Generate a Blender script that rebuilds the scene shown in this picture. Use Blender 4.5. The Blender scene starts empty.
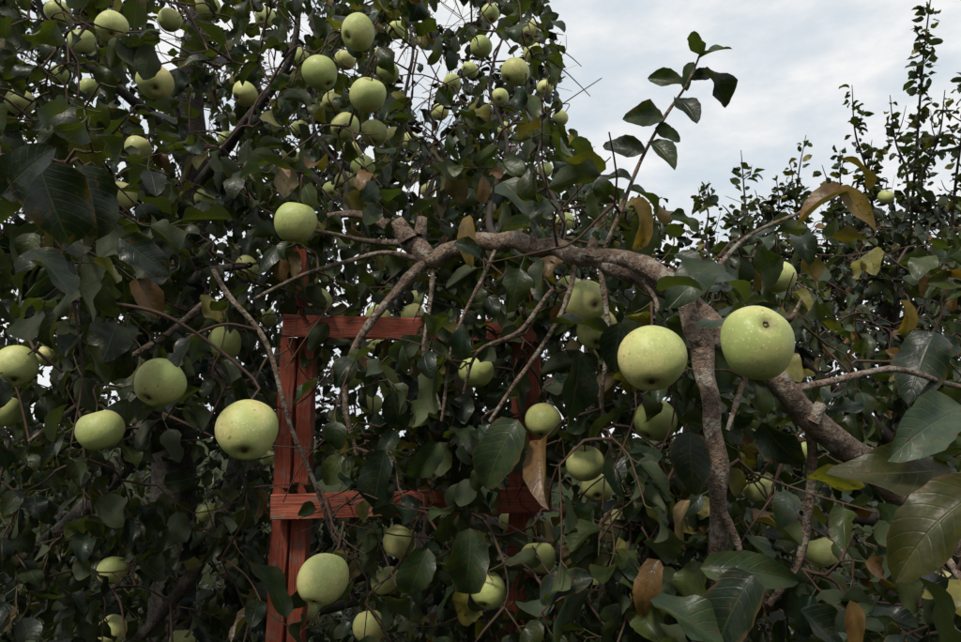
import bpy, math, numpy as np
from mathutils import Vector, Matrix
rng = np.random.default_rng(11)
# ------------------------------------------------------------------ camera
CAM = np.array([0.0, 0.0, 1.6]); PITCH = math.radians(9); F = 720.0
FW = np.array([0, math.cos(PITCH), math.sin(PITCH)])
UP = np.array([0, -math.sin(PITCH), math.cos(PITCH)])
RT = np.array([1.0, 0, 0])
scene = bpy.context.scene
cd = bpy.data.cameras.new("camera"); cam = bpy.data.objects.new("camera", cd)
scene.collection.objects.link(cam); scene.camera = cam
cam.location = CAM; cam.rotation_euler = (math.pi/2+PITCH, 0, 0)
cd.sensor_width = 36; cd.lens = 36*F/961; cd.clip_end = 2000; cd.clip_start = 0.02
cd.dof.use_dof = False

def S(a, b, d):
    """survey bearing (a across, b down) + distance in metres -> world metres"""
    return CAM + d*(FW + (a-480.5)/F*RT - (b-321)/F*UP)
def proj(p):
    q = p-CAM; d = q@FW
    d = np.where(np.abs(d) < 1e-4, 1e-4, d)
    return 480.5+F*(q@RT)/d, 321-F*(q@UP)/d, d
def nrm(v):
    return v/np.maximum(np.linalg.norm(v, axis=-1, keepdims=True), 1e-9)

# ------------------------------------------------------------------ materials
def newmat(name):
    m = bpy.data.materials.new(name); m.use_nodes = True
    nt = m.node_tree; nt.nodes.clear()
    return m, nt
class G:
    def __init__(s, nt): s.nt = nt
    def n(s, t, **k):
        x = s.nt.nodes.new(t)
        for a, v in k.items(): setattr(x, a, v)
        return x
    def l(s, a, b): s.nt.links.new(a, b)
    def put(s, inp, v):
        if hasattr(v, 'is_output') or isinstance(v, bpy.types.NodeSocket): s.l(v, inp)
        else: inp.default_value = v
    def m(s, op, a, b=0.0, c=None, clamp=False):
        x = s.n('ShaderNodeMath', operation=op, use_clamp=clamp)
        s.put(x.inputs[0], a); s.put(x.inputs[1], b)
        if c is not None: s.put(x.inputs[2], c)
        return x.outputs[0]
    def mix(s, f, a, b, mode='MIX'):
        x = s.n('ShaderNodeMix', data_type='RGBA', blend_type=mode)
        s.put(x.inputs[0], f)
        for i, v in ((6, a), (7, b)):
            if isinstance(v, tuple): v = (*v, 1.0) if len(v) == 3 else v
            s.put(x.inputs[i], v)
        return x.outputs[2]
    def noise(s, scale, detail=3, rough=.55, vec=None):
        x = s.n('ShaderNodeTexNoise'); x.inputs['Scale'].default_value = scale
        x.inputs['Detail'].default_value = detail; x.inputs['Roughness'].default_value = rough
        if vec is not None: s.l(vec, x.inputs['Vector'])
        return x.outputs['Fac']
    def ramp(s, f, lo, hi):
        x = s.n('ShaderNodeMapRange'); s.put(x.inputs[0], f)
        x.inputs[1].default_value = lo; x.inputs[2].default_value = hi
        return x.outputs[0]
    def bump(s, h, strength, dist=.002):
        x = s.n('ShaderNodeBump'); x.inputs['Strength'].default_value = strength
        x.inputs['Distance'].default_value = dist; s.l(h, x.inputs['Height'])
        return x.outputs[0]

def leaf_material():
    m, nt = newmat("leaf"); g = G(nt)
    col = g.n('ShaderNodeAttribute', attribute_name="leafcol").outputs['Color']
    uv = g.n('ShaderNodeAttribute', attribute_name="luv").outputs['Vector']
    sp = g.n('ShaderNodeSeparateXYZ'); g.l(uv, sp.inputs[0])
    u, v, r = sp.outputs
    av = g.m('ABSOLUTE', v)
    mid = g.ramp(av, .06, .015)
    fr = g.m('FRACT', g.m('SUBTRACT', g.m('MULTIPLY', u, 8.0), g.m('MULTIPLY', g.m('POWER', av, 1.3), 1.7)))
    side = g.ramp(g.m('ABSOLUTE', g.m('SUBTRACT', fr, .5)), .10, .01)
    vein = g.m('MAXIMUM', mid, g.m('MULTIPLY', side, .4))
    tc = g.n('ShaderNodeNewGeometry')
    pos = tc.outputs['Position']
    n1 = g.noise(38, 2, .6, pos); n2 = g.noise(150, 1, .6, pos)
    base = g.mix(g.ramp(n1, .3, .72), g.mix(1.0, col, (.6, .66, .72), 'MULTIPLY'), g.mix(1.0, col, (1.45, 1.38, 1.1), 'MULTIPLY'))
    base = g.mix(g.m('MULTIPLY', vein, .28), base, (.095, .115, .045))
    spot = g.m('MULTIPLY', g.ramp(n2, .60, .66), g.ramp(n1, .47, .57))
    base = g.mix(g.m('MULTIPLY', spot, .8), base, (.065, .035, .015))
    edge = g.m('MULTIPLY', g.ramp(g.m('ADD', av, g.m('MULTIPLY', n1, .5)), 1.12, 1.3), g.ramp(r, .5, .7))
    base = g.mix(g.m('MULTIPLY', edge, .7), base, (.10, .055, .022))
    back = g.mix(.45, g.mix(1.0, base, (1.2, 1.2, 1.1), 'MULTIPLY'), (.058, .072, .038))
    fin = g.mix(tc.outputs['Backfacing'], base, back)
    p = g.n('ShaderNodeBsdfPrincipled'); g.l(fin, p.inputs['Base Color'])
    rg = g.m('ADD', .27, g.m('MULTIPLY', n1, .24))
    g.l(g.m('ADD', rg, g.m('MULTIPLY', tc.outputs['Backfacing'], .28)), p.inputs['Roughness'])
    p.inputs['Specular IOR Level'].default_value = .34
    g.l(g.bump(g.m('SUBTRACT', g.m('MULTIPLY', n2, 1.2), vein), .45, .001), p.inputs['Normal'])
    t = g.n('ShaderNodeBsdfTranslucent'); g.l(g.mix(1.0, fin, (2.5, 2.7, .5), 'MULTIPLY'), t.inputs['Color'])
    mx = g.n('ShaderNodeMixShader'); mx.inputs[0].default_value = .2
    g.l(p.outputs[0], mx.inputs[1]); g.l(t.outputs[0], mx.inputs[2])
    o = g.n('ShaderNodeOutputMaterial'); g.l(mx.outputs[0], o.inputs[0])
    return m
def far_leaf_material():
    m, nt = newmat("distant_leaf"); g = G(nt)
    col = g.n('ShaderNodeAttribute', attribute_name="leafcol").outputs['Color']
    bf = g.n('ShaderNodeNewGeometry').outputs['Backfacing']
    c = g.mix(g.m('MULTIPLY', bf, .35), col, (.06, .075, .042))
    p = g.n('ShaderNodeBsdfPrincipled'); g.l(c, p.inputs['Base Color']); p.inputs['Roughness'].default_value = .42
    p.inputs['Specular IOR Level'].default_value = .33
    o = g.n('ShaderNodeOutputMaterial'); g.l(p.outputs[0], o.inputs[0]); return m
def bark_material(name, c1, c2, lich, sc=1.0, dist=.004):
    m, nt = newmat(name); g = G(nt)
    pos = g.n('ShaderNodeNewGeometry').outputs['Position']
    n1 = g.noise(22*sc, 4, .65, pos); n2 = g.noise(130*sc, 4, .75, pos); n3 = g.noise(48*sc, 5, .65, pos)
    c = g.mix(g.ramp(n1, .40, .60), c1, c2)
    c = g.mix(g.ramp(n2, .48, .64), c, tuple(x*.3 for x in c1))
    c = g.mix(g.m('MULTIPLY', g.ramp(n3, .53, .59), .8), c, lich)
    vo = g.n('ShaderNodeTexVoronoi'); vo.inputs['Scale'].default_value = 210*sc; g.l(pos, vo.inputs['Vector'])
    dots = g.ramp(vo.outputs['Distance'], .3, .12)
    c = g.mix(g.m('MULTIPLY', dots, .4), c, (.36, .29, .22))
    p = g.n('ShaderNodeBsdfPrincipled'); g.l(c, p.inputs['Base Color']); p.inputs['Roughness'].default_value = .8
    h = g.m('ADD', g.m('ADD', g.m('MULTIPLY', n2, 1.0), g.m('MULTIPLY', n3, 1.2)), g.m('MULTIPLY', dots, .25))
    g.l(g.bump(h, 1.0, dist), p.inputs['Normal'])
    o = g.n('ShaderNodeOutputMaterial'); g.l(p.outputs[0], o.inputs[0]); return m
def apple_material():
    m, nt = newmat("apple_skin"); g = G(nt)
    tcn = g.n('ShaderNodeTexCoord'); oi = g.n('ShaderNodeObjectInfo')
    mp = g.n('ShaderNodeVectorMath', operation='ADD'); g.l(tcn.outputs['Object'], mp.inputs[0])
    cmb = g.n('ShaderNodeCombineXYZ'); g.l(g.m('MULTIPLY', oi.outputs['Random'], 9), cmb.inputs[0]); g.l(cmb.outputs[0], mp.inputs[1])
    v = mp.outputs[0]
    n1 = g.noise(24, 3, .6, v); n2 = g.noise(120, 3, .65, v); n4 = g.noise(14, 2, .5, v)
    c = g.mix(g.ramp(n1, .32, .68), (.41, .47, .15), (.60, .61, .25))
    c = g.mix(g.m('MULTIPLY', g.ramp(n4, .46, .64), .8), c, (.74, .62, .27))
    c = g.mix(g.m('MULTIPLY', g.m('MULTIPLY', oi.outputs['Random'], oi.outputs['Random']), .6), c, (.30, .39, .11))
    c = g.mix(g.m('MULTIPLY', g.ramp(n2, .5, .7), .4), c, (.36, .32, .12))
    vo = g.n('ShaderNodeTexVoronoi'); vo.inputs['Scale'].default_value = 230; g.l(v, vo.inputs['Vector'])
    dot = g.ramp(vo.outputs['Distance'], .24, .1)
    c = g.mix(g.m('MULTIPLY', dot, .6), c, (.82, .80, .52))
    vo2 = g.n('ShaderNodeTexVoronoi'); vo2.inputs['Scale'].default_value = 105; g.l(v, vo2.inputs['Vector'])
    sc = g.ramp(g.m('ADD', vo2.outputs['Distance'], g.m('MULTIPLY', n2, .45)), .42, .28)
    c = g.mix(g.m('MULTIPLY', g.m('MULTIPLY', sc, g.ramp(n4, .46, .56)), .7), c, (.20, .12, .045))
    sep = g.n('ShaderNodeSeparateXYZ'); g.l(tcn.outputs['Object'], sep.inputs[0])
    rad = g.m('SQRT', g.m('ADD', g.m('MULTIPLY', sep.outputs[0], sep.outputs[0]), g.m('MULTIPLY', sep.outputs[1], sep.outputs[1])))
    rus = g.m('MULTIPLY', g.ramp(g.m('ADD', rad, g.m('MULTIPLY', g.m('SUBTRACT', n2, .5), .016)), .012, .003), .8)
    c = g.mix(rus, c, (.16, .12, .045))
    p = g.n('ShaderNodeBsdfPrincipled'); g.l(c, p.inputs['Base Color'])
    g.l(g.m('ADD', .32, g.m('MULTIPLY', n2, .3)), p.inputs['Roughness'])
    p.inputs['Specular IOR Level'].default_value = .36
    g.l(g.bump(g.m('ADD', n1, g.m('MULTIPLY', n2, .2)), .4, .003), p.inputs['Normal'])
    o = g.n('ShaderNodeOutputMaterial'); g.l(p.outputs[0], o.inputs[0]); return m
def paint_material():
    m, nt = newmat("weathered_red_paint"); g = G(nt)
    pos = g.n('ShaderNodeTexCoord').outputs['Object']
    at = g.n('ShaderNodeAttribute', attribute_name="grain").outputs['Vector']
    n1 = g.noise(9, 4, .6, at); n2 = g.noise(38, 5, .7, pos); n3 = g.noise(14, 4, .7, pos)
    c = g.mix(g.ramp(n3, .35, .7), (.38, .07, .035), (.54, .14, .075))
    c = g.mix(g.m('MULTIPLY', g.ramp(n1, .52, .59), .85), c, (.12, .035, .022))
    c = g.mix(g.m('MULTIPLY', g.ramp(n2, .56, .61), .7), c, (.26, .18, .14))
    p = g.n('ShaderNodeBsdfPrincipled'); g.l(c, p.inputs['Base Color']); p.inputs['Roughness'].default_value = .65
    g.l(g.bump(g.m('ADD', n1, g.m('MULTIPLY', n2, .4)), 1.0, .004), p.inputs['Normal'])
    o = g.n('ShaderNodeOutputMaterial'); g.l(p.outputs[0], o.inputs[0]); return m
def ground_material():
    m, nt = newmat("orchard_ground"); g = G(nt)
    pos = g.n('ShaderNodeNewGeometry').outputs['Position']
    n1 = g.noise(.8, 5, .6, pos); n2 = g.noise(25, 5, .7, pos)
    c = g.mix(g.ramp(n1, .35, .65), (.025, .04, .015), (.045, .055, .018))
    c = g.mix(g.ramp(n2, .45, .75), c, (.02, .018, .01))
    p = g.n('ShaderNodeBsdfPrincipled'); g.l(c, p.inputs['Base Color']); p.inputs['Roughness'].default_value = 1
    p.inputs['Specular IOR Level'].default_value = .05
    g.l(g.bump(n2, 1, .05), p.inputs['Normal'])
    o = g.n('ShaderNodeOutputMaterial'); g.l(p.outputs[0], o.inputs[0]); return m
def flat_material(name, c, r=.8):
    m, nt = newmat(name); g = G(nt)
    pos = g.n('ShaderNodeTexCoord').outputs['Object']
    cc = g.mix(g.noise(150, 1, .6, pos), tuple(x*.6 for x in c), tuple(x*1.4 for x in c))
    p = g.n('ShaderNodeBsdfPrincipled'); g.l(cc, p.inputs['Base Color']); p.inputs['Roughness'].default_value = r
    p.inputs['Specular IOR Level'].default_value = .25
    o = g.n('ShaderNodeOutputMaterial'); g.l(p.outputs[0], o.inputs[0]); return m
LEAF = leaf_material(); LEAF_FAR = far_leaf_material()
BARK = bark_material("apple_bark", (.15, .098, .068), (.30, .205, .145), (.36, .33, .27), 1.0, .009)
BARK2 = flat_material("old_bark", (.045, .034, .027)); BARK2B = bark_material("dark_bark", (.035, .027, .022), (.07, .052, .042), (.08, .08, .06))
TWIG = flat_material("twig_bark", (.075, .045, .032))
SKIN = apple_material(); STEM = flat_material("apple_stem", (.07, .045, .02)); PAINT = paint_material(); GROUND = ground_material()

# ------------------------------------------------------------------ mesh helpers
def mesh_obj(name, V, Q, mat, parent=None, smooth=True, attrs=None):
    me = bpy.data.meshes.new(name)
    V = np.ascontiguousarray(V, dtype=np.float32); Q = np.ascontiguousarray(Q, dtype=np.int32)
    me.vertices.add(len(V)); me.vertices.foreach_set("co", V.ravel())
    k = Q.shape[1]
    me.loops.add(Q.size); me.loops.foreach_set("vertex_index", Q.ravel())
    me.polygons.add(len(Q)); me.polygons.foreach_set("loop_start", np.arange(0, Q.size, k, dtype=np.int32))
    me.polygons.foreach_set("use_smooth", np.full(len(Q), smooth))
    me.update(calc_edges=True)
    for an, (typ, arr) in (attrs or {}).items():
        a = me.attributes.new(an, typ, 'POINT')
        a.data.foreach_set('color' if typ == 'FLOAT_COLOR' else 'vector', np.ascontiguousarray(arr, dtype=np.float32).ravel())
    me.materials.append(mat)
    ob = bpy.data.objects.new(name, me); scene.collection.objects.link(ob)
    if parent: ob.parent = parent
    return ob
def empty(name):
    e = bpy.data.objects.new(name, None); scene.collection.objects.link(e); e.empty_display_size = .1; return e

def smooth_path(pts, rad, step=.02):
    pts = np.array(pts, float); rad = np.array(rad, float)
    P = np.vstack([2*pts[0]-pts[1], pts, 2*pts[-1]-pts[-2]]); out = []; ro = []
    for i in range(1, len(P)-2):
        n = max(1, int(np.linalg.norm(P[i+1]-P[i])/step))
        for t in np.arange(n)/n:
            out.append(.5*((2*P[i])+(-P[i-1]+P[i+1])*t+(2*P[i-1]-5*P[i]+4*P[i+1]-P[i+2])*t*t+(-P[i-1]+3*P[i]-3*P[i+1]+P[i+2])*t**3))
            ro.append(rad[i-1]*(1-t)+rad[i]*t)
    out.append(pts[-1]); ro.append(rad[-1])
    return np.array(out), np.array(ro)
def tubes(name, paths, k, mat, parent, knobbly=0.0):
    VV = []; QQ = []; off = 0
    for pts, rad in paths:
        n = len(pts)
        if n < 2: continue
        T = nrm(np.gradient(pts, axis=0))
        ref = np.array([0.31, 0.2, .93]) if abs(T[0][2]) < .9 else np.array([1., .1, 0])
        A = np.zeros_like(T); a = ref
        for i in range(n):
            a = a-T[i]*(a@T[i]); a = a/max(np.linalg.norm(a), 1e-6); A[i] = a
        B = np.cross(T, A)
        th = np.arange(k)/k*2*math.pi
        R = rad[:, None]*np.ones(k)
        if knobbly:
            s = np.arange(n)[:, None]*.3
            R = R*(1+knobbly*(np.sin(s*1.3+2*th+rng.random()*6)*.5+np.sin(s*.55+th+rng.random()*6)*.6+np.sin(s*2.9+3*th+rng.random()*6)*.3+rng.normal(0, .35, R.shape)))
        V = pts[:, None, :]+R[..., None]*(np.cos(th)[None, :, None]*A[:, None, :]+np.sin(th)[None, :, None]*B[:, None, :])
        i = np.arange(n-1)[:, None]; j = np.arange(k)[None, :]; j2 = (j+1) % k
        Q = np.stack([i*k+j, i*k+j2, (i+1)*k+j2, (i+1)*k+j], -1).reshape(-1, 4)+off
        VV.append(V.reshape(-1, 3)); QQ.append(Q); off += n*k
    if not VV: return
    return mesh_obj(name, np.vstack(VV), np.vstack(QQ), mat, parent)

class Leaves:
    def __init__(s): s.b = []; s.d = []; s.n = []; s.L = []; s.W = []; s.c = []; s.curl = []; s.fold = []; s.tw = []; s.p = []
    def add(s, b, d, n, L, W, c, curl=None, fold=None, tw=None, p=.0):
        s.b.append(b); s.d.append(d); s.n.append(n); s.L.append(L); s.W.append(W); s.c.append(c)
        s.curl.append(rng.normal(.7, .75) if curl is None else curl)
        s.fold.append(rng.normal(.38, .32) if fold is None else fold)
        s.tw.append(rng.normal(0, .7) if tw is None else tw); s.p.append(p)
    def build(s, name, nu, nv, parent, keep=None, mat=None):
        if not s.b: return
        b = np.array(s.b); d = nrm(np.array(s.d)); n = np.array(s.n); n = nrm(n-d*np.sum(n*d, 1, keepdims=True))
        L = np.array(s.L); W = np.array(s.W); c = np.array(s.c); curl = np.array(s.curl); fold = np.array(s.fold); tw = np.array(s.tw)
        if keep is not None:
            k = keep(b+d*L[:, None]*.5, L)
            b, d, n, L, W, c, curl, fold, tw = [x[k] for x in (b, d, n, L, W, c, curl, fold, tw)]
        N = len(b); curl = np.where(np.abs(curl) < .05, .05, curl)
        u = (np.arange(nu+1)/nu); v = np.linspace(-1, 1, nv+1)
        U, Vv = np.meshgrid(u, v, indexing='ij'); U = U.ravel()[None]; Vv = Vv.ravel()[None]
        w = U**.50*(1-U)**.70/.405+.06*np.sin(np.pi*U)*(U < .75); w = np.maximum(w, .015)
        ph = rng.random((N, 1))*6.28; am = rng.uniform(.08, .42, (N, 1))
        wid = W[:, None]/2*w
        if nu > 7: wid = wid*(1+.03*np.where((np.arange(U.shape[1])//(nv+1)) % 2, 1, -1)[None]*np.abs(Vv))
        wid = wid*(1+.08*np.sin(ph*3+U*5+Vv)+.04*np.sin(ph*7+U*13+2*Vv))
        th = curl[:, None]*U
        Y = L[:, None]*np.sin(th)/curl[:, None]; Z = -L[:, None]*(1-np.cos(th))/curl[:, None]
        f = fold[:, None]
        x = Vv*wid*np.cos(f); zn = np.abs(Vv)**1.4*wid*np.sin(f)+am*np.sin(U*9+ph+Vv*1.6)*Vv**2*wid
        B = np.cross(d, n)
        Nn = np.sin(th)[..., None]*d[:, None]+np.cos(th)[..., None]*n[:, None]
        ta = (tw[:, None]*U)[..., None]
        B1 = np.cos(ta)*B[:, None]+np.sin(ta)*Nn; N1 = np.cos(ta)*Nn-np.sin(ta)*B[:, None]
        sway = (rng.normal(0, .09, (N, 1))*L[:, None]*U*U)[..., None]*B[:, None]
        P = b[:, None]+Y[..., None]*d[:, None]+Z[..., None]*n[:, None]+x[..., None]*B1+zn[..., None]*N1+sway
        i = np.arange(nu)[:, None]; j = np.arange(nv)[None]; m = nv+1
        q = np.stack([i*m+j, i*m+j+1, (i+1)*m+j+1, (i+1)*m+j], -1).reshape(-1, 4)
        Q = (q[None]+(np.arange(N)*U.shape[1])[:, None, None]).reshape(-1, 4)
        luv = np.stack([np.broadcast_to(U, (N, U.shape[1])), np.broadcast_to(Vv, (N, U.shape[1])), np.broadcast_to(rng.random((N, 1)), (N, U.shape[1]))], -1)
        cc = np.concatenate([np.repeat(c[:, None], U.shape[1], 1), np.ones((N, U.shape[1], 1))], -1)
        mesh_obj(name, P.reshape(-1, 3), Q, mat or LEAF, parent, True, {"luv": ('FLOAT_VECTOR', luv.reshape(-1, 3)), "leafcol": ('FLOAT_COLOR', cc.reshape(-1, 4))})

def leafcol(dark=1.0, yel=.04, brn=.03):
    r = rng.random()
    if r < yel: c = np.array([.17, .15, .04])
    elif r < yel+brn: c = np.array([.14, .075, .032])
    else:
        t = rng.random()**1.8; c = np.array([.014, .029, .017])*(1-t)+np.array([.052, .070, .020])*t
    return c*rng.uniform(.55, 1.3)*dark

# ------------------------------------------------------------------ what must stay open
APPLES = [ # across, down, apparent size
(295,222,44),(319,302,28),(160,383,51),(100,430,46),(247,430,62),(323,579,54),(652,358,68),(757,342,76),
(543,421,39),(586,302,46),(597,329,44),(585,463,40),(597,488,32),(476,372,36),(413,315,25),(378,318,28),
(538,558,38),(617,527,36),(409,508,28),(399,541,34),(370,626,34),(345,182,22),(363,168,26),(358,32,36),
(368,95,38),(320,73,36),(245,94,28),(155,82,36),(16,366,42),(112,27,32),(20,102,27),(122,196,30),(138,149,28),
(225,343,34),(205,198,22),(515,72,29),(527,33,27),(481,47,23),(533,53,21),(452,83,19),(394,137,22),(345,127,30),
(374,133,28),(331,190,18),(655,420,44),(691,577,36),(759,488,32),(803,451,24),(779,277,35),(822,552,34),
(945,492,42),(920,431,22),(886,197,16),(206,512,20),(112,630,30),(182,641,26),(385,580,30),(488,590,40),
(4,411,34),(371,404,24),(113,570,30),(208,8,26),(545,88,17),(560,118,17),(247,268,26),(428,190,17),
(592,580,20),(82,42,28),(940,582,28),(48,356,24),(265,18,22),(58,12,26),(300,130,20),(83,515,18),(565,222,20),
(510,520,24),(350,378,24),(60,75,22),(170,20,24),(268,458,16),(310,610,22),(356,575,26),(30,160,24),(411,142,20),(470,70,18),
(490,14,20),(300,58,22),(388,72,24),(334,102,24),(352,152,22),(381,58,22),(404,172,18),(440,112,18),(500,97,18),(466,122,17),(345,60,22),(396,30,20),
(415,300,20),(383,290,18),(570,290,30),(545,170,17),(290,155,17),(228,140,20),(185,160,18),(268,318,20),(90,88,20),(505,130,16),(375,345,20)]
AP = []
for i, (x, y, s) in enumerate(APPLES):
    D = float(rng.uniform(.064, .076))
    if s > 40: D = .076
    AP.append((x, y, s, D, F*D/s))
BR = []  # survey polylines of exposed wood, in metres
def P3(l): return [S(a, b, c) for a, b, c, r in l], [r for a, b, c, r in l]
main = [(1100,760,1.25,.07),(1040,650,1.18,.04),(960,556,1.12,.024),(905,500,1.08,.021),(865,463,1.05,.0195),(828,434,1.02,.018),(802,412,1.01,.0175),(788,393,1.0,.0165),(768,372,1.0,.0165),
 (745,352,1.0,.016),(722,338,1.0,.0165),(705,318,1.02,.0155),(684,298,1.03,.016),(662,286,1.05,.0155),(640,272,1.08,.0155),(618,268,1.1,.0155),(598,257,1.13,.0155),(575,257,1.15,.015),(556,247,1.18,.0155),(535,248,1.2,.0155),
 (515,240,1.23,.015),(497,243,1.25,.0155),(478,241,1.27,.015),(462,248,1.28,.0145),(446,252,1.29,.0155),(432,260,1.3,.018),(413,243,1.32,.021),(390,226,1.4,.011),(352,214,1.45,.008),(300,222,1.5,.005)]
second = [(590,256,1.13,.012),(620,258,1.09,.0125),(645,265,1.05,.013),(668,280,1.0,.0125),(684,298,.97,.0125),(692,322,.95,.012),(702,345,.93,.0115),(704,372,.92,.011),(711,400,.9,.011),(712,430,.9,.0106),(718,455,.9,.0106),(717,490,.9,.0102),
 (719,525,.92,.0102),(716,565,.93,.010),(712,600,.95,.010),(702,690,1.0,.01)]
minor = [
 [(795,388,1.0,.006),(835,379,1.0,.0048),(880,371,1.02,.0045),(925,376,1.05,.0042),(985,392,1.1,.004)],
 [(428,262,1.3,.012),(398,288,1.27,.008),(368,325,1.25,.007),(350,365,1.24,.006),(346,410,1.24,.005),(356,455,1.25,.0035)],
 [(412,244,1.32,.008),(375,243,1.33,.005),(335,233,1.3,.0038),(308,228,1.28,.003)],
 [(430,262,1.3,.007),(390,252,1.3,.0045),(350,262,1.3,.004),(300,275,1.32,.0035),(255,300,1.35,.003)],
 [(212,268,1.25,.004),(232,298,1.22,.0045),(262,338,1.2,.0045),(281,390,1.2,.004),(300,450,1.2,.0038),(322,505,1.22,.0035),(338,545,1.25,.003)],
 [(30,442,1.35,.004),(75,405,1.35,.0042),(120,365,1.38,.005),(165,335,1.45,.006),(210,300,1.6,.007)],
 [(578,262,1.15,.005),(566,300,1.12,.004),(540,350,1.12,.0038),(510,392,1.12,.0035),(490,420,1.13,.003)],
 [(500,244,1.25,.004),(470,300,1.2,.003),(450,360,1.2,.0028),(440,420,1.2,.0025)],
 [(432,262,1.3,.005),(430,310,1.28,.0035),(424,360,1.25,.003),(440,410,1.25,.0025)],
 [(555,290,1.15,.004),(520,330,1.15,.0035),(478,350,1.16,.003),(465,395,1.18,.0025)],
 [(600,262,1.12,.004),(615,222,1.1,.0036),(632,180,1.1,.003),(650,145,1.1,.0026),(668,112,1.1,.0023),(686,84,1.1,.0019),(700,52,1.1,.0014)],
 [(770,606,1.05,.005),(796,565,1.05,.006),(808,510,1.05,.0065),(814,455,1.04,.007),(806,415,1.01,.007)],
 [(728,430,.95,.003),(740,390,.98,.004),(750,362,1.0,.005)],
 [(905,500,1.08,.008),(930,530,1.0,.0065),(948,560,.92,.005),(975,600,.85,.004)],
 [(718,500,.9,.005),(740,560,.9,.0035),(742,620,.9,.003),(745,680,.9,.003)],
 [(640,275,1.08,.004),(655,300,1.0,.003),(655,322,.85,.0025)],
 [(745,356,1.0,.005),(770,340,.9,.0035),(790,320,.85,.0028),(800,300,.85,.002)],
 [(600,268,1.12,.005),(610,330,1.1,.004),(600,400,1.1,.0035),(620,470,1.1,.003),(650,540,1.1,.003)],
 [(690,310,1.0,.004),(740,240,1.05,.003),(800,215,1.1,.0025),(845,190,1.1,.002)],
]
upper = [
 [(430,258,1.3,.009),(418,225,1.5,.007),(432,170,1.75,.006),(405,110,1.85,.005),(412,40,1.9,.004),(400,-30,1.95,.003)],
 [(500,240,1.25,.008),(488,205,1.45,.006),(508,150,1.65,.005),(490,95,1.75,.004),(505,30,1.8,.003)],
 [(350,214,1.45,.007),(340,170,1.7,.005),(312,110,1.8,.004),(330,20,1.9,.003)],
 [(560,252,1.17,.006),(560,215,1.3,.004),(540,160,1.45,.003),(545,110,1.55,.002)]]
BR.append(main[2:-3]); BR.append(second)
for k in (0, 1, 4, 5, 6, 10, 11): BR.append(minor[k])
LAD = [(268,345,322,660,.93),(283,308,368,342,.95),(272,488,425,522,.92),(505,482,552,516,.95),(508,350,548,400,.95),(515,400,530,490,.7),(290,260,312,335,.4)]
HOLES = [(170,45,13,30),(275,75,10,24),(422,78,18,30),(455,14,20,14),(128,103,7,11),(300,25,8,12),(205,120,7,13),(345,60,6,14),
 (440,128,8,12),(395,60,6,16)]
SKYX = [-400, 548, 560, 600, 640, 700, 760, 830, 900, 1000, 1300]
SKYY = [-900, -900, 110, 168, 198, 228, 210, 195, 192, 185, 170]
def segdist(px, py, pl):
    best = np.full(px.shape, 1e9); bd = np.zeros(px.shape)
    for (x0, y0, d0, _), (x1, y1, d1, _) in zip(pl[:-1], pl[1:]):
        dx, dy = x1-x0, y1-y0; t = np.clip(((px-x0)*dx+(py-y0)*dy)/(dx*dx+dy*dy), 0, 1)
        ds = np.hypot(px-x0-t*dx, py-y0-t*dy); dd = d0+t*(d1-d0); m = ds < best
        best = np.where(m, ds, best); bd = np.where(m, dd, bd)
    return best, bd
def prune(c, L):
    """keeps leaves off the fruit, the exposed limbs, the ladder and the open sky gaps"""
    x, y, d = proj(c); lp = F*L/np.maximum(d, .1); r = rng.random(len(x)); k = d > .42
    for (ax, ay, s, D, ad) in AP:
        near = d < ad+.05; k &= ~(near & (np.hypot(x-ax, y-ay) < s*.5+lp*.28) & (r < (.96 if s > 30 else .9)))
        q = S(ax, ay, ad); k &= ~(np.linalg.norm(c-q, axis=1) < D*.62)
    for i, pl in enumerate(BR):
        ds, bd = segdist(x, y, pl); w = (14 if i < 2 else 4)
        k &= ~((ds < w+lp*.28) & (d < bd+.03) & (r < (.86 if i < 2 else .65)))
    for (x0, y0, x1, y1, p) in LAD:
        m = lp*.3
        k &= ~((x > x0-m) & (x < x1+m) & (y > y0-m) & (y < y1+m) & (d < 1.56) & (r < p))
    lim = np.interp(x, SKYX, SKYY)+rng.normal(0, 12, len(x))
    k &= ~(y < lim+lp*.3)
    for (hx, hy, rx, ry) in HOLES:
        k &= ~((((x-hx)/(rx+lp*.25))**2+((y-hy)/(ry+lp*.25))**2 < 1) & (r < .95))
    return k

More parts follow.
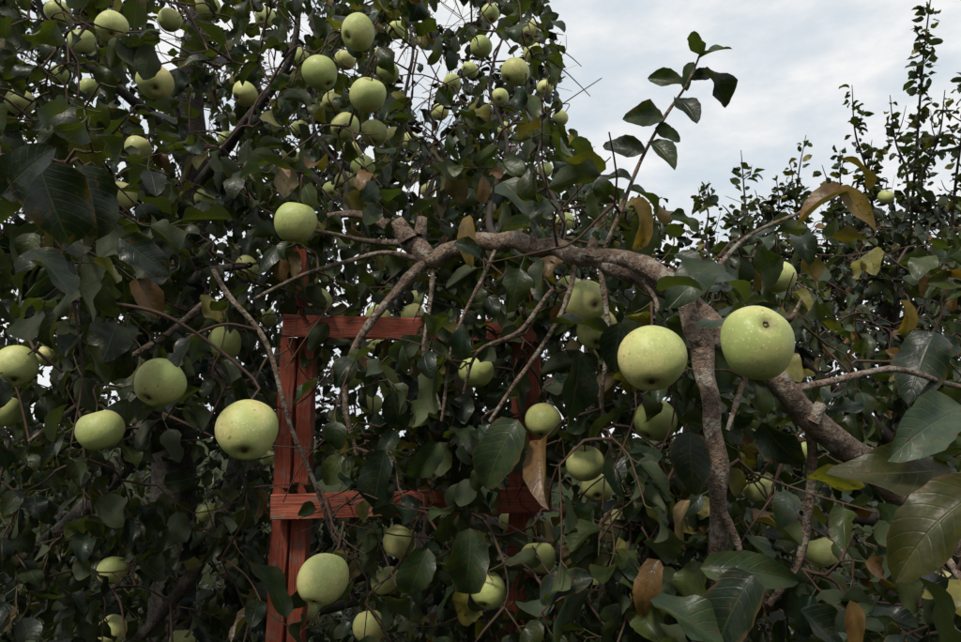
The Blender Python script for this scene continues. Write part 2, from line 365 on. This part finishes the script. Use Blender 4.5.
# ------------------------------------------------------------------ tree growing
class Tree:
    def __init__(s, name, dark=1.0, yel=.04, brn=.03):
        s.e = empty(name); s.nodes = []; s.thin = []; s.leaf = Leaves(); s.dark = dark; s.yel = yel; s.brn = brn; s.pet = []
    def limb(s, l):
        pts, rad = P3(l)
        p, r = smooth_path(pts, rad, .012); s.nodes += list(p[::3]); return (p, r)
    def region(s, regs, leafL=(.044, .076), nl=(8, 13), tw=(.08, .18)):
        T = []
        for (x0, y0, x1, y1, d0, d1, n) in regs:
            for _ in range(n):
                a, b, d = rng.uniform(x0, x1), rng.uniform(y0, y1), rng.uniform(d0**2, d1**2)**.5
                if b < np.interp(a, SKYX, SKYY)+25: continue
                T.append(S(a, b, d))
        s.grow(np.array(T), leafL, nl, tw)
    def grow(s, T, leafL, nl, tw):
        nodes = np.array(s.nodes); dist = np.full(len(T), 1e9); near = np.zeros((len(T), 3))
        for i in range(len(T)):
            dd = np.linalg.norm(nodes-T[i], axis=1); j = dd.argmin(); dist[i] = dd[j]; near[i] = nodes[j]
        alive = np.ones(len(T), bool)
        for _ in range(len(T)):
            i = np.where(alive, dist, 1e9).argmin(); alive[i] = False
            a = near[i]; b = T[i]; ln = dist[i]
            mid = (a+b)/2+rng.normal(0, .09, 3)*ln+np.array([0, 0, .10*ln])
            m2 = a*.25+b*.75+rng.normal(0, .05, 3)*ln+np.array([0, 0, .06*ln])
            if ln > .02:
                p, r = smooth_path([a, mid, m2, b], [.0018+.005*min(ln, .7)+.0006, .0021+.002*ln, .0018, .0016], max(.015, ln/9))
                s.thin.append((p, r)); new = p[1::2]
            else: new = b[None]
            dr = nrm((b-a)+rng.normal(0, .6, 3)*max(ln, .05)+np.array([0, 0, -.02])); tl = rng.uniform(*tw)
            e = b+dr*tl+np.array([0, 0, -.12*tl]); c = (b+e)/2+rng.normal(0, .08, 3)*tl
            p, r = smooth_path([b, c, e], [.0017, .0014, .001], tl/5); s.thin.append((p, r))
            s.foliate(p, int(rng.integers(*nl)), leafL)
            dn = np.linalg.norm(T[:, None]-new[None], axis=2); jj = dn.argmin(1); dv = dn[np.arange(len(T)), jj]
            m = dv < dist; dist = np.where(m, dv, dist); near[m] = new[jj[m]]
            s.nodes += list(new)
    def foliate(s, p, n, leafL):
        az = rng.random()*6.28; ax = nrm(p[-1]-p[0])
        r0 = np.cross(ax, [0.3, .2, 1]); r0 = r0/max(np.linalg.norm(r0), 1e-5); r1 = np.cross(ax, r0)
        for i in range(n):
            t = (i+.6)/n; az += 2.4+rng.normal(0, .3)
            b = p[min(len(p)-1, int(t*(len(p)-1)+.5))]
            out = math.cos(az)*r0+math.sin(az)*r1
            d = nrm(out+ax*rng.uniform(.1, .8)+np.array([0, 0, rng.normal(-.6, .5)]))
            L = rng.uniform(*leafL)*(1 if t < .8 else .75); pl = L*rng.uniform(.2, .38)
            pd = nrm(d+np.array([0, 0, .35])); b2 = b+pd*pl
            nn = np.array([0, 0, 1.0])+rng.normal(0, .5, 3)+out*.25
            s.leaf.add(b2, d, nn, L, L*rng.uniform(.52, .68), leafcol(s.dark, s.yel, s.brn))
            s.pet.append((b, b2))
    def finish(s, nu, nv, prunef=prune, k=5, petioles=True, mat=None):
        tubes("twigs", s.thin, k, TWIG, s.e)
        if petioles:
            A = np.array([q[0] for q in s.pet]); B = np.array([q[1] for q in s.pet])
            if prunef is not None:
                kk = prunef(B, np.full(len(B), .04)); A = A[kk]; B = B[kk]
            tubes("leaf_stalks", [(np.array([a, (a+b)/2-[0, 0, .001], b]), np.array([.0010, .0008, .0007])) for a, b in zip(A, B)], 3, STALK, s.e)
        s.leaf.build("leaves", nu, nv, s.e, prunef, mat)
STALK = flat_material("leaf_stalk", (.07, .08, .03), .6)

# ---- near apple tree
t1 = Tree("apple_tree", 1.0, .06, .06)
big = [t1.limb(main), t1.limb(second)]
root = S(1100, 760, 1.25); r1 = root.copy(); r1[2] = .55; r2 = root+np.array([.05, .05, 0]); r2[2] = -.05
pm = smooth_path([r2, r1, root, S(1160, 600, 1.35), S(1230, 400, 1.5), S(1260, 150, 1.7)], [.11, .085, .075, .06, .045, .03], .03)
big.append(pm)
for (p, r) in big[:2]:
    for _ in range(12):
        i = rng.integers(5, len(p)-5); g_ = np.exp(-((np.arange(len(p))-i)/rng.uniform(.7, 1.9))**2); r *= 1+g_*rng.uniform(.08, .24)
stubs = []
for (a, b, d, dx, dz, R) in [(408,240,1.3,-.02,.035,.014),(420,234,1.31,.005,.03,.010),(462,246,1.27,.004,.022,.007),(590,256,1.12,.006,.026,.008),(663,284,1.03,.01,.02,.008),(812,421,1.0,.012,.024,.009),(705,345,.92,-.018,.01,.006),(862,462,1.04,.012,.02,.008),(535,247,1.19,-.004,.022,.006)]:
    p0 = S(a, b, d); stubs.append((np.array([p0, p0+[dx*.6, -.004, dz*.6], p0+[dx, -.006, dz], p0+[dx*1.02, -.006, dz*1.04]]), np.array([R*1.25, R, R*.85, R*.3])))
big += stubs
tubes("limbs", big, 22, BARK, t1.e, .06)
mn = [t1.limb(l) for l in minor]
for (p, r) in mn:
    p += np.sin(np.arange(len(p))[:, None]*.35+rng.random(3)*6)*.0025
    r *= 1+.2*(rng.random(len(r)) > .88)
tubes("side_branches", mn, 9, BARK, t1.e, .06)
up_ = [t1.limb(l) for l in upper]
for (p, r) in up_: p += np.sin(np.arange(len(p))[:, None]*.22+rng.random(3)*6)*.006
tubes("upper_branches", up_, 8, BARK2, t1.e, .05)
t1.region([(300,-40,555,120,1.5,2.3,66),(290,100,590,250,1.35,2.1,80),(325,330,560,660,1.15,1.6,88),(540,200,760,330,1.0,1.45,32),
 (540,330,760,660,.98,1.5,80),(700,430,1010,690,.8,1.3,60),(740,240,1000,440,1.3,2.2,46),(330,260,560,345,1.35,1.7,26)])
GRN = (.027, .044, .018); DK = (.013, .022, .013); OL = (.042, .043, .012); BRN = (.14, .078, .032); TAN = (.18, .12, .05); LT = (.042, .062, .04)
hero = [
 (697,60,727,38,1.1,.45,GRN),(694,62,680,88,1.1,.45,GRN),(700,70,742,92,1.1,.42,DK),(684,84,650,74,1.1,.42,GRN),(676,98,700,112,1.1,.45,DK),(664,118,630,108,1.1,.42,GRN),
 (655,128,682,136,1.1,.45,GRN),(645,148,604,148,1.1,.4,DK),(650,142,676,158,1.1,.42,GRN),(632,178,600,170,1.1,.45,DK),(628,190,668,196,1.1,.42,GRN),(700,55,690,30,1.1,.4,GRN),(690,80,715,68,1.1,.4,DK),
 (840,160,884,164,1.08,.36,BRN),(838,186,872,222,1.08,.36,TAN),(845,190,815,200,1.08,.42,BRN),(632,198,665,236,1.05,.32,TAN),(470,215,460,258,1.2,.32,TAN),
 (38,160,62,236,.68,.62,DK),(2,195,40,145,.66,.5,DK),(80,165,112,230,.75,.5,DK),(30,250,75,285,.7,.5,DK),(75,132,103,172,.95,.5,OL),(120,238,162,268,.8,.45,DK),
 (985,490,878,540,.62,.38,OL),(955,468,850,480,.72,.3,OL),(965,408,885,436,.72,.36,LT),(690,275,764,270,.92,.38,LT),(712,262,680,294,.92,.5,GRN),
 (755,575,700,642,.74,.5,DK),(650,600,728,640,.72,.42,GRN),(800,610,858,652,.72,.42,DK),(915,575,982,638,.64,.42,DK),(700,568,805,568,.85,.26,GRN),
 (660,560,632,606,.95,.36,BRN),(540,440,545,485,1.1,.4,BRN),(470,528,470,598,1.05,.5,GRN),(518,420,474,482,1.08,.45,GRN),(428,548,405,600,1.1,.5,GRN),
 (580,350,575,430,1.02,.45,DK),(620,322,612,374,1.0,.42,DK),(545,325,608,312,1.03,.32,DK),(440,442,412,486,1.15,.42,GRN),(590,590,538,632,1.0,.42,GRN),(385,450,370,512,1.2,.48,DK),
 (540,600,584,574,1.0,.48,DK),(250,562,294,598,1.2,.45,GRN),(230,395,266,425,1.15,.5,DK),(670,215,700,230,1.1,.5,GRN),(502,182,536,210,1.2,.5,GRN),
 (935,332,905,392,1.1,.45,DK),(762,422,796,474,1.0,.45,DK),(690,432,690,492,.88,.48,DK),(690,500,672,536,.95,.4,TAN),(850,600,865,650,.8,.4,BRN),(735,330,770,300,1.02,.4,DK),
 (900,300,925,330,1.2,.4,TAN),(660,300,640,330,1.1,.4,BRN)]
for (x0, y0, x1, y1, d, w, c) in hero:
    a = S(x0, y0, d); b = S(x1, y1, d+rng.normal(0, .02)-.02); L = float(np.linalg.norm(b-a))
    nv_ = np.array([0, 0, .75])+(CAM-a)/np.linalg.norm(CAM-a)*.75+rng.normal(0, .25, 3)
    cr = rng.uniform(.3, 1.1); brn = c in (BRN, TAN)
    t1.leaf.add(a, (b-a)/L, nv_, L*(1.05 if not brn else 1.2), L*w*1.25, np.array(c)*rng.uniform(.85, 1.15), curl=cr*(1.7 if brn else 1), fold=rng.uniform(.2, .55)*(1.7 if brn else 1), tw=rng.normal(0, .4 if not brn else .9))
nh = len(hero)
def prune1(c, L):
    k = prune(c, L)
    if len(c) == len(t1.leaf.b): k[-nh:] = True
    return k
# ---- left apple tree
t2 = Tree("apple_tree", .62, .03, .02)  # leaf colour lowered to paint in the shade of this side
w0 = S(185, 640, 2.4); w0[2] = -.05
L2 = [smooth_path([w0, S(176, 420, 2.4), S(186, 300, 2.35), S(196, 190, 2.3), S(190, 80, 2.25), S(202, -20, 2.2), S(190, -150, 2.2)], [.085, .07, .06, .045, .038, .03, .02], .03)]
for l in [[(180,380,2.4,.045),(120,470,2.1,.03),(50,540,1.9,.022),(-40,590,1.8,.015)],[(185,330,2.38,.04),(240,430,2.1,.03),(200,560,1.9,.02),(120,660,1.8,.012)],
          [(190,260,2.33,.03),(90,200,1.9,.02),(30,170,1.4,.012),(0,160,.9,.006),(38,158,.7,.003)],[(195,190,2.3,.02),(240,130,2.0,.014),(290,60,1.9,.01),(300,-20,1.9,.006)],
          [(190,150,2.3,.02),(120,90,2.1,.014),(60,40,2.0,.01),(20,-40,1.9,.006)],[(192,280,2.34,.02),(215,270,1.6,.009),(250,265,1.4,.006)],
          [(188,320,2.36,.02),(100,330,1.9,.014),(20,330,1.6,.008)],[(190,340,2.3,.02),(240,400,1.7,.012),(300,470,1.8,.008)]]:
    a, b = P3(l); L2.append(smooth_path(a, b, .03))
for p, r in L2: t2.nodes += list(p)
tubes("limbs", L2, 12, BARK2B, t2.e, .05)
t2.region([(-60,-60,300,330,1.3,2.6,275),(-60,320,300,700,1.25,2.6,205),(-60,120,115,300,.85,1.2,14)])
# ---- trees directly behind
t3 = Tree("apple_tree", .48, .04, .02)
w0 = S(470, 700, 3.4); w0[2] = -.05
L3 = [smooth_path([w0, S(470, 480, 3.3), S(450, 330, 3.2), S(440, 150, 3.1)], [.09, .07, .05, .02], .04)]
for l in [[(470,450,3.3,.05),(560,380,3.0,.03),(680,300,2.8,.015)],[(460,420,3.3,.05),(350,350,3.0,.03),(260,240,2.8,.015)],[(455,350,3.2,.04),(500,250,3.0,.02),(540,180,3,.01)],
          [(470,520,3.3,.05),(600,560,2.8,.02),(760,540,2.6,.015)],[(470,520,3.3,.05),(380,590,2.8,.02),(280,620,2.6,.015)]]:
    a, b = P3(l); L3.append(smooth_path(a, b, .04))
for p, r in L3: t3.nodes += list(p)
tubes("limbs", L3, 10, BARK2, t3.e, .04)
t3.region([(200,60,560,300,2.2,3.8,130),(200,280,780,700,1.9,3.6,280),(540,200,780,300,2.2,3.6,40)], nl=(9, 14), tw=(.12, .25))
# ---- right tree with upright water shoots
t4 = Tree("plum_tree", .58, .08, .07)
w0 = S(900, 700, 3.4); w0[2] = -.05
L4 = [smooth_path([w0, S(900, 480, 3.3), S(890, 330, 3.2), S(900, 250, 3.1)], [.09, .06, .04, .02], .04)]
for l in [[(900,450,3.3,.04),(800,360,3.0,.02),(730,300,2.8,.01)],[(900,420,3.3,.04),(960,350,3.0,.02),(1040,300,2.8,.01)],[(900,520,3.3,.04),(800,520,3.,.02),(740,600,2.8,.01)],[(900,520,3.3,.04),(980,540,3.,.02),(1060,600,2.8,.01)]]:
    a, b = P3(l); L4.append(smooth_path(a, b, .04))
shoots = [(905,300,3.0,934,-30,2.6),(925,280,2.9,945,90,2.6),(880,300,3.0,852,85,2.9),(895,290,3.0,890,95,2.9),(800,320,3.0,806,135,3.0),(745,290,3.0,741,150,3.1),
 (840,300,3,822,165,3.0),(945,290,2.8,962,60,2.6),(770,300,3,776,175,3),(715,290,3,700,190,3.1),(865,290,3,872,140,3),(785,300,3,755,190,3),(730,300,3,722,205,3),(850,300,3,840,150,3),(815,300,3,792,175,3),(905,290,3,918,130,3)]
free = Leaves()
for si, (x0, y0, d0, x1, y1, d1) in enumerate(shoots):
    a = S(x0, y0, d0); b = S(x1, y1, d1); m = (a+b)/2+rng.normal(0, .03, 3); q = (m+b)/2+rng.normal(0, .02, 3)
    paths = [smooth_path([a, m, q, b], [.007, .005, .0035, .0014], .02)]
    p = paths[0][0]
    for _ in range(5):
        i = rng.integers(len(p)//4, max(len(p)//4+1, len(p)-4)); az = rng.random()*6.28; l = rng.uniform(.04, .12)
        e = p[i]+np.array([math.cos(az)*l*.6, math.sin(az)*l*.6, l]); paths.append(smooth_path([p[i], (p[i]+e)/2+[math.cos(az)*.01, 0, -.01], e], [.0025, .002, .001], .02))
    L4 += paths
    for p, r in paths:
        n = int(len(p)*(2.0 if si in (0, 2) else 1.5))
        for i in range(n):
            t = rng.random(); bb = p[int(t*(len(p)-1))]; az = rng.random()*6.28
            d = np.array([math.cos(az), math.sin(az), rng.normal(.1, .6)]); L = rng.uniform(.03, .062)*(1.1-.35*t)
            free.add(bb+nrm(d)*.014, d, np.array([0, 0, 1.])+rng.normal(0, .6, 3), L, L*.55, leafcol(.9, .08, .05))
for p, r in L4: t4.nodes += list(p)
tubes("limbs", L4, 8, BARK2, t4.e, .03)
free.build("shoot_leaves", 5, 2, t4.e, None, LEAF)
t4.region([(690,215,1060,330,2.3,4.2,210),(700,320,1060,700,2.0,4.0,210)], leafL=(.04, .065), nl=(9, 15), tw=(.12, .28))
# ---- orchard around: far rows in front, and an added, unseen row behind the viewer
t5 = Tree("unseen_shade_trees", .42, .05, .03)
FW_ = []
for (x, d) in ((-150, 6.2), (60, 5.6), (250, 6.5), (430, 5.8), (600, 6.4), (760, 6), (900, 5.6), (1080, 6.4)):
    w0 = S(x, 600, d); w0[2] = -.05; w1 = w0.copy(); w1[2] = 1.3; w2 = w0+rng.normal(0, .3, 3); w2[2] = 2.6
    FW_.append(smooth_path([w0, w1, w2], [.1, .08, .03], .1))
    for _ in range(4):
        e = w1+np.array([rng.normal(0, .9), rng.normal(0, .6), rng.uniform(.1, 1.3)])
        FW_.append(smooth_path([w1, (w1+e)/2+[0, 0, .2], e], [.05, .03, .012], .1))
for p, r in FW_: t5.nodes += list(p)
tubes("trunks", FW_, 8, BARK2, t5.e, .03)
t5.region([(-250,-50,560,330,4.2,7.0,440),(-250,300,1200,640,4.2,7.0,660),(540,205,1250,330,4.2,7.0,230)], leafL=(.07, .11), nl=(16, 24), tw=(.2, .5))
t6 = Tree("unseen_shade_trees", .6, .03, .03)  # out of view, added to block low skylight so apple undersides darken
R6 = []; T6 = []
for k in range(9):
    an = math.radians(100+k*20); rr = rng.uniform(3.2, 4.2); c0 = np.array([math.sin(an)*rr, math.cos(an)*rr, -.05])
    tr = smooth_path([c0, c0+[0, .1, 1.1], c0+[.1, 0, 2.4]], [.1, .08, .04], .1); R6.append(tr)
    for _ in range(4):
        e = c0+np.array([rng.normal(0, .8), rng.normal(0, .8), rng.uniform(1.6, 3.2)]); R6.append(smooth_path([tr[0][11], (tr[0][11]+e)/2+[0, 0, .2], e], [.05, .03, .01], .1))
    for _ in range(36):
        v = rng.normal(0, 1, 3); v = v/np.linalg.norm(v)*rng.random()**.33
        T6.append(c0+np.array([0, 0, 2.05])+v*np.array([1.15, 1.0, 1.45]))
for p, r in R6: t6.nodes += list(p)
tubes("trunks", R6, 8, BARK2, t6.e, .03)
t6.grow(np.array(T6), (.10, .16), (16, 24), (.3, .5))

# ------------------------------------------------------------------ apples
def apple_mesh(R, seed, near):
    r_ = np.random.default_rng(seed); nt_, ns = (34, 40) if near else (20, 24)
    t = np.linspace(0.0, math.pi, nt_+1)
    sq = r_.uniform(.86, .97); asym = r_.uniform(.03, .12); lean = r_.normal(0, .06, 2); rib = r_.uniform(.01, .03); ph = r_.random()*6.28
    V = []; Fc = []; mi = []
    for i, a in enumerate(t):
        rr = math.sin(a)**.96*(1-asym*(1-math.cos(a))/2) if 0 < a < math.pi-1e-6 else 0
        z = math.cos(a)*sq-.34*math.exp(-(a/.32)**2)+.15*math.exp(-((math.pi-a)/.23)**2)
        for j in range(ns):
            th = j/ns*2*math.pi; q = rr*(1+rib*math.cos(5*th+ph)*(.4+.6*a/math.pi)+.022*math.cos(2*th+ph*2)+.012*math.sin(3*th+a*2+ph))
            V.append((R*(q*math.cos(th)+lean[0]*z), R*(q*math.sin(th)+lean[1]*z), R*(z+.03*math.cos(th*2+ph)*rr)))
    for i in range(nt_):
        for j in range(ns):
            Fc.append((i*ns+j, (i+1)*ns+j, (i+1)*ns+(j+1) % ns, i*ns+(j+1) % ns)); mi.append(0)
    zb = -R*(sq-.15)
    for j in range(5):
        th = j*1.2566+ph; c0 = len(V); cs, sn = math.cos(th), math.sin(th); px, py = -sn, cs; k = R*.06
        ox, oy = lean[0]*zb, lean[1]*zb
        V += [(ox+k*.3*cs+px*k*.9, oy+k*.3*sn+py*k*.9, zb+R*.01), (ox+k*.3*cs-px*k*.9, oy+k*.3*sn-py*k*.9, zb+R*.01),
              (ox+k*1.3*cs-px*k*.5, oy+k*1.3*sn-py*k*.5, zb-R*.06), (ox+k*1.3*cs+px*k*.5, oy+k*1.3*sn+py*k*.5, zb-R*.06)]
        Fc.append((c0, c0+1, c0+2, c0+3)); mi.append(1)
    zt = R*(sq-.36); sl = R*r_.uniform(.55, .8); bx, by = r_.normal(0, .1, 2)*R; s0 = len(V); m = 6
    for i in range(5):
        f = i/4
        for j in range(m):
            th = j/m*6.2832; rad = .0013*(1+.5*(f > .9)+.3*(f < .1))
            V.append((lean[0]*zt+bx*f*f+rad*math.cos(th), lean[1]*zt+by*f*f+rad*math.sin(th), zt+sl*f))
    for i in range(4):
        for j in range(m): Fc.append((s0+i*m+j, s0+i*m+(j+1) % m, s0+(i+1)*m+(j+1) % m, s0+(i+1)*m+j)); mi.append(1)
    me = bpy.data.meshes.new("apple"); me.from_pydata(V, [], Fc); me.materials.append(SKIN); me.materials.append(STEM)
    me.polygons.foreach_set("material_index", mi); me.polygons.foreach_set("use_smooth", [True]*len(Fc)); me.update()
    return me, Vector((lean[0]*zt+bx, lean[1]*zt+by, zt+sl))
tips = []
for i, (x, y, s, D, d) in enumerate(AP):
    me, tip = apple_mesh(D/2, 100+i, s > 30)
    ob = bpy.data.objects.new("apple", me); scene.collection.objects.link(ob)
    c = Vector(S(x, y, d)); ob.location = c
    tx, ty, tz = rng.normal(-.25, .45), rng.normal(0, .4), rng.random()*6.28
    if (x, y) == (757, 342): tx, ty = -2.0, .12
    if (x, y) == (323, 579): tx, ty = -.5, .2
    if (x, y) == (652, 358): tx, ty = -.5, .15
    if (x, y) == (247, 430): tx, ty = -.7, -.2
    if (x, y) == (295, 222): tx, ty = .15, .1
    R_ = Matrix.Rotation(ty, 4, 'Y') @ Matrix.Rotation(tx, 4, 'X') @ Matrix.Rotation(tz, 4, 'Z')
    ob.rotation_euler = R_.to_euler()
    tp = np.array(c+R_ @ tip); up = np.array((R_ @ Vector((0, 0, 1)))); tips.append((tp, up, d, x))
trees = [t1, t2, t3, t4]; NA = [np.array(t.nodes) for t in trees]
for (tp, up, d, x) in tips:
    bd = [np.linalg.norm(n-tp, axis=1) for n in NA]; k = int(np.argmin([b.min() for b in bd])); a = NA[k][bd[k].argmin()]; ln = bd[k].min()
    mid = tp+up*min(.02, ln*.4)+np.array([0, 0, .012]); m2 = (a+mid)/2+np.array([0, 0, .12*ln])
    p, r = smooth_path([a, m2, mid, tp], [.0030, .0024, .0020, .0016], .01); trees[k].thin.append((p, r))
    trees[k].foliate(p[len(p)//3:max(len(p)//3+3, int(len(p)*.85))], 6, (.045, .075))
    if k == 0:
        for nm_ in ('b', 'd', 'n', 'L', 'W', 'c', 'curl', 'fold', 'tw', 'p'):
            l = getattr(t1.leaf, nm_); l[:] = l[:-6-nh]+l[-6:]+l[-6-nh:-6]
t1.finish(12, 6, prune1)
t2.finish(10, 4)
t3.finish(6, 2, k=4, petioles=False, mat=LEAF_FAR)
t4.finish(4, 2, k=4, petioles=False, mat=LEAF_FAR)
t5.finish(3, 2, k=3, petioles=False, mat=LEAF_FAR)
t6.finish(3, 2, None, k=3, petioles=False, mat=LEAF_FAR)

# ------------------------------------------------------------------ ladder
def plank(name, a, b, wdir, w, th, parent):
    """board from a to b, width w along wdir, thickness th, worn edges"""
    a = np.array(a); b = np.array(b); T = nrm(b-a); Wd = nrm(wdir-T*(wdir@T)); N = np.cross(T, Wd); L = np.linalg.norm(b-a)
    n = max(6, int(L/.03)); c = .08
    prof = [(-.5+c*.5, -.5), (.5-c*.5, -.5), (.5, -.5+c), (.5, .5-c), (.5-c*.5, .5), (-.5+c*.5, .5), (-.5, .5-c), (-.5, -.5+c)]
    V = []; gr = []
    off = rng.random(3)*20
    for i in range(n+1):
        f = i/n
        for (pw, pt) in prof:
            V.append(a+T*L*f+Wd*(pw*w+rng.normal(0, .0010))+N*(pt*th+rng.normal(0, .0006))); gr.append((f*L*1.2+off[0], pw*w*60+off[1], pt*th*60+off[2]))
    Q = [(i*8+j, i*8+(j+1) % 8, (i+1)*8+(j+1) % 8, (i+1)*8+j) for i in range(n) for j in range(8)]
    me = bpy.data.meshes.new(name); me.from_pydata([tuple(v) for v in V], [], Q+[tuple(range(7, -1, -1)), tuple(range(n*8, n*8+8))])
    at = me.attributes.new("grain", 'FLOAT_VECTOR', 'POINT'); at.data.foreach_set('vector', np.array(gr, dtype=np.float32).ravel())
    me.materials.append(PAINT); ob = bpy.data.objects.new(name, me); scene.collection.objects.link(ob); ob.parent = parent; return ob
lad = empty("wooden_ladder")
X = np.array([1., 0, 0])
dl = 1.62
tl = S(309, 250, dl+.05); bl = S(291, 645, dl-.05); dirn = nrm(bl-tl)
def down(p, z): return p+dirn*((z-p[2])/dirn[2])
plank("left_rail", S(310, 316, dl+.02), down(S(297, 645, dl-.05), .0), X, .034, .045, lad)
plank("left_rail_outer", S(290, 338, dl), down(S(275, 645, dl-.065), .0), X, .036, .03, lad)
plank("left_rail_top", S(301, 246, dl+.062), S(305, 400, dl+.055), X, .022, .022, lad)
plank("right_rail", S(527, 330, dl+.02), down(S(511, 645, dl-.05), .0), X, .062, .04, lad)
plank("right_rail_top", S(531, 262, dl+.06), S(524, 400, dl+.055), X, .03, .022, lad)
Zu = np.array([0, 0, 1.])
plank("top_rung", S(284, 326, dl-.035), S(560, 333, dl-.035), Zu, .048, .026, lad)
st = S(272, 507, dl-.085); en = S(551, 499, dl-.075)
plank("rung", st, en, Zu, .052, .026, lad)
for k in (1, 2, 3):
    dz = .405*k
    plank("lower_rung_%d" % k, st+dirn*dz, en+dirn*dz, Zu, .05, .026, lad)
# ------------------------------------------------------------------ ground
n = 60; xs = np.linspace(-1, 1, n+1); gx, gy = np.meshgrid(np.sign(xs)*np.abs(xs)**3*400, np.sign(xs)*np.abs(xs)**3*400, indexing='ij')
gz = .03*np.sin(gx*1.7)*np.cos(gy*1.3)
i = np.arange(n)[:, None]; j = np.arange(n)[None]; m = n+1
Q = np.stack([i*m+j, (i+1)*m+j, (i+1)*m+j+1, i*m+j+1], -1).reshape(-1, 4)
mesh_obj("ground", np.stack([gx, gy, gz], -1).reshape(-1, 3), Q, GROUND)
gl = Leaves()
for _ in range(9000):
    p = np.array([rng.uniform(-5, 5), rng.uniform(.3, 9), 0.]); d = np.array([rng.normal(0, .35), rng.normal(0, .35), 1.])
    gl.add(p, d, rng.normal(0, 1, 3), rng.uniform(.08, .28), rng.uniform(.006, .012), leafcol(1.1, .05, .05), curl=rng.uniform(.3, 1.3), fold=.2)
gl.build("grass", 3, 1, None, None, LEAF_FAR)

# ------------------------------------------------------------------ light
el, azs = math.radians(50), math.radians(212)   # azimuth clockwise from +Y (behind, left of the viewer)
w = bpy.data.worlds.new("World"); scene.world = w; w.use_nodes = True; nt = w.node_tree; nt.nodes.clear(); g = G(nt)
sky = g.n('ShaderNodeTexSky', sky_type='NISHITA'); sky.sun_disc = False; sky.sun_elevation = el; sky.sun_rotation = azs; sky.dust_density = 3
tc = g.n('ShaderNodeTexCoord').outputs['Generated']
mp = g.n('ShaderNodeMapping'); g.l(tc, mp.inputs[0]); mp.inputs['Scale'].default_value = (1, 1, 2.2); mp.inputs['Location'].default_value = (3.1, 1.7, .4)
c1 = g.noise(3.2, 6, .55, mp.outputs[0]); c2 = g.noise(8, 5, .6, mp.outputs[0])
cf = g.m('ADD', g.m('MULTIPLY', c1, .65), g.m('MULTIPLY', c2, .35))
cov = g.ramp(cf, .38, .54)
cloud = g.mix(g.ramp(c2, .35, .65), (8.0, 8.3, 8.6), (9.3, 9.3, 9.3))
veil = g.mix(.88, sky.outputs[0], (7.1, 7.9, 8.5))
colr = g.mix(cov, veil, cloud)
bg = g.n('ShaderNodeBackground'); g.l(colr, bg.inputs[0]); bg.inputs[1].default_value = .1
o = g.n('ShaderNodeOutputWorld'); g.l(bg.outputs[0], o.inputs[0])
sd = bpy.data.lights.new("sun", 'SUN'); sd.energy = 2.7; sd.angle = math.radians(9); sd.color = (1, .94, .84)
so = bpy.data.objects.new("sun", sd); scene.collection.objects.link(so)
sdir = Vector((math.sin(azs)*math.cos(el), math.cos(azs)*math.cos(el), math.sin(el)))
so.rotation_euler = sdir.to_track_quat('Z', 'Y').to_euler(); so.location = (0, 0, 10)
scene.view_settings.view_transform = 'Standard'; scene.view_settings.look = 'None'; scene.view_settings.exposure = 0
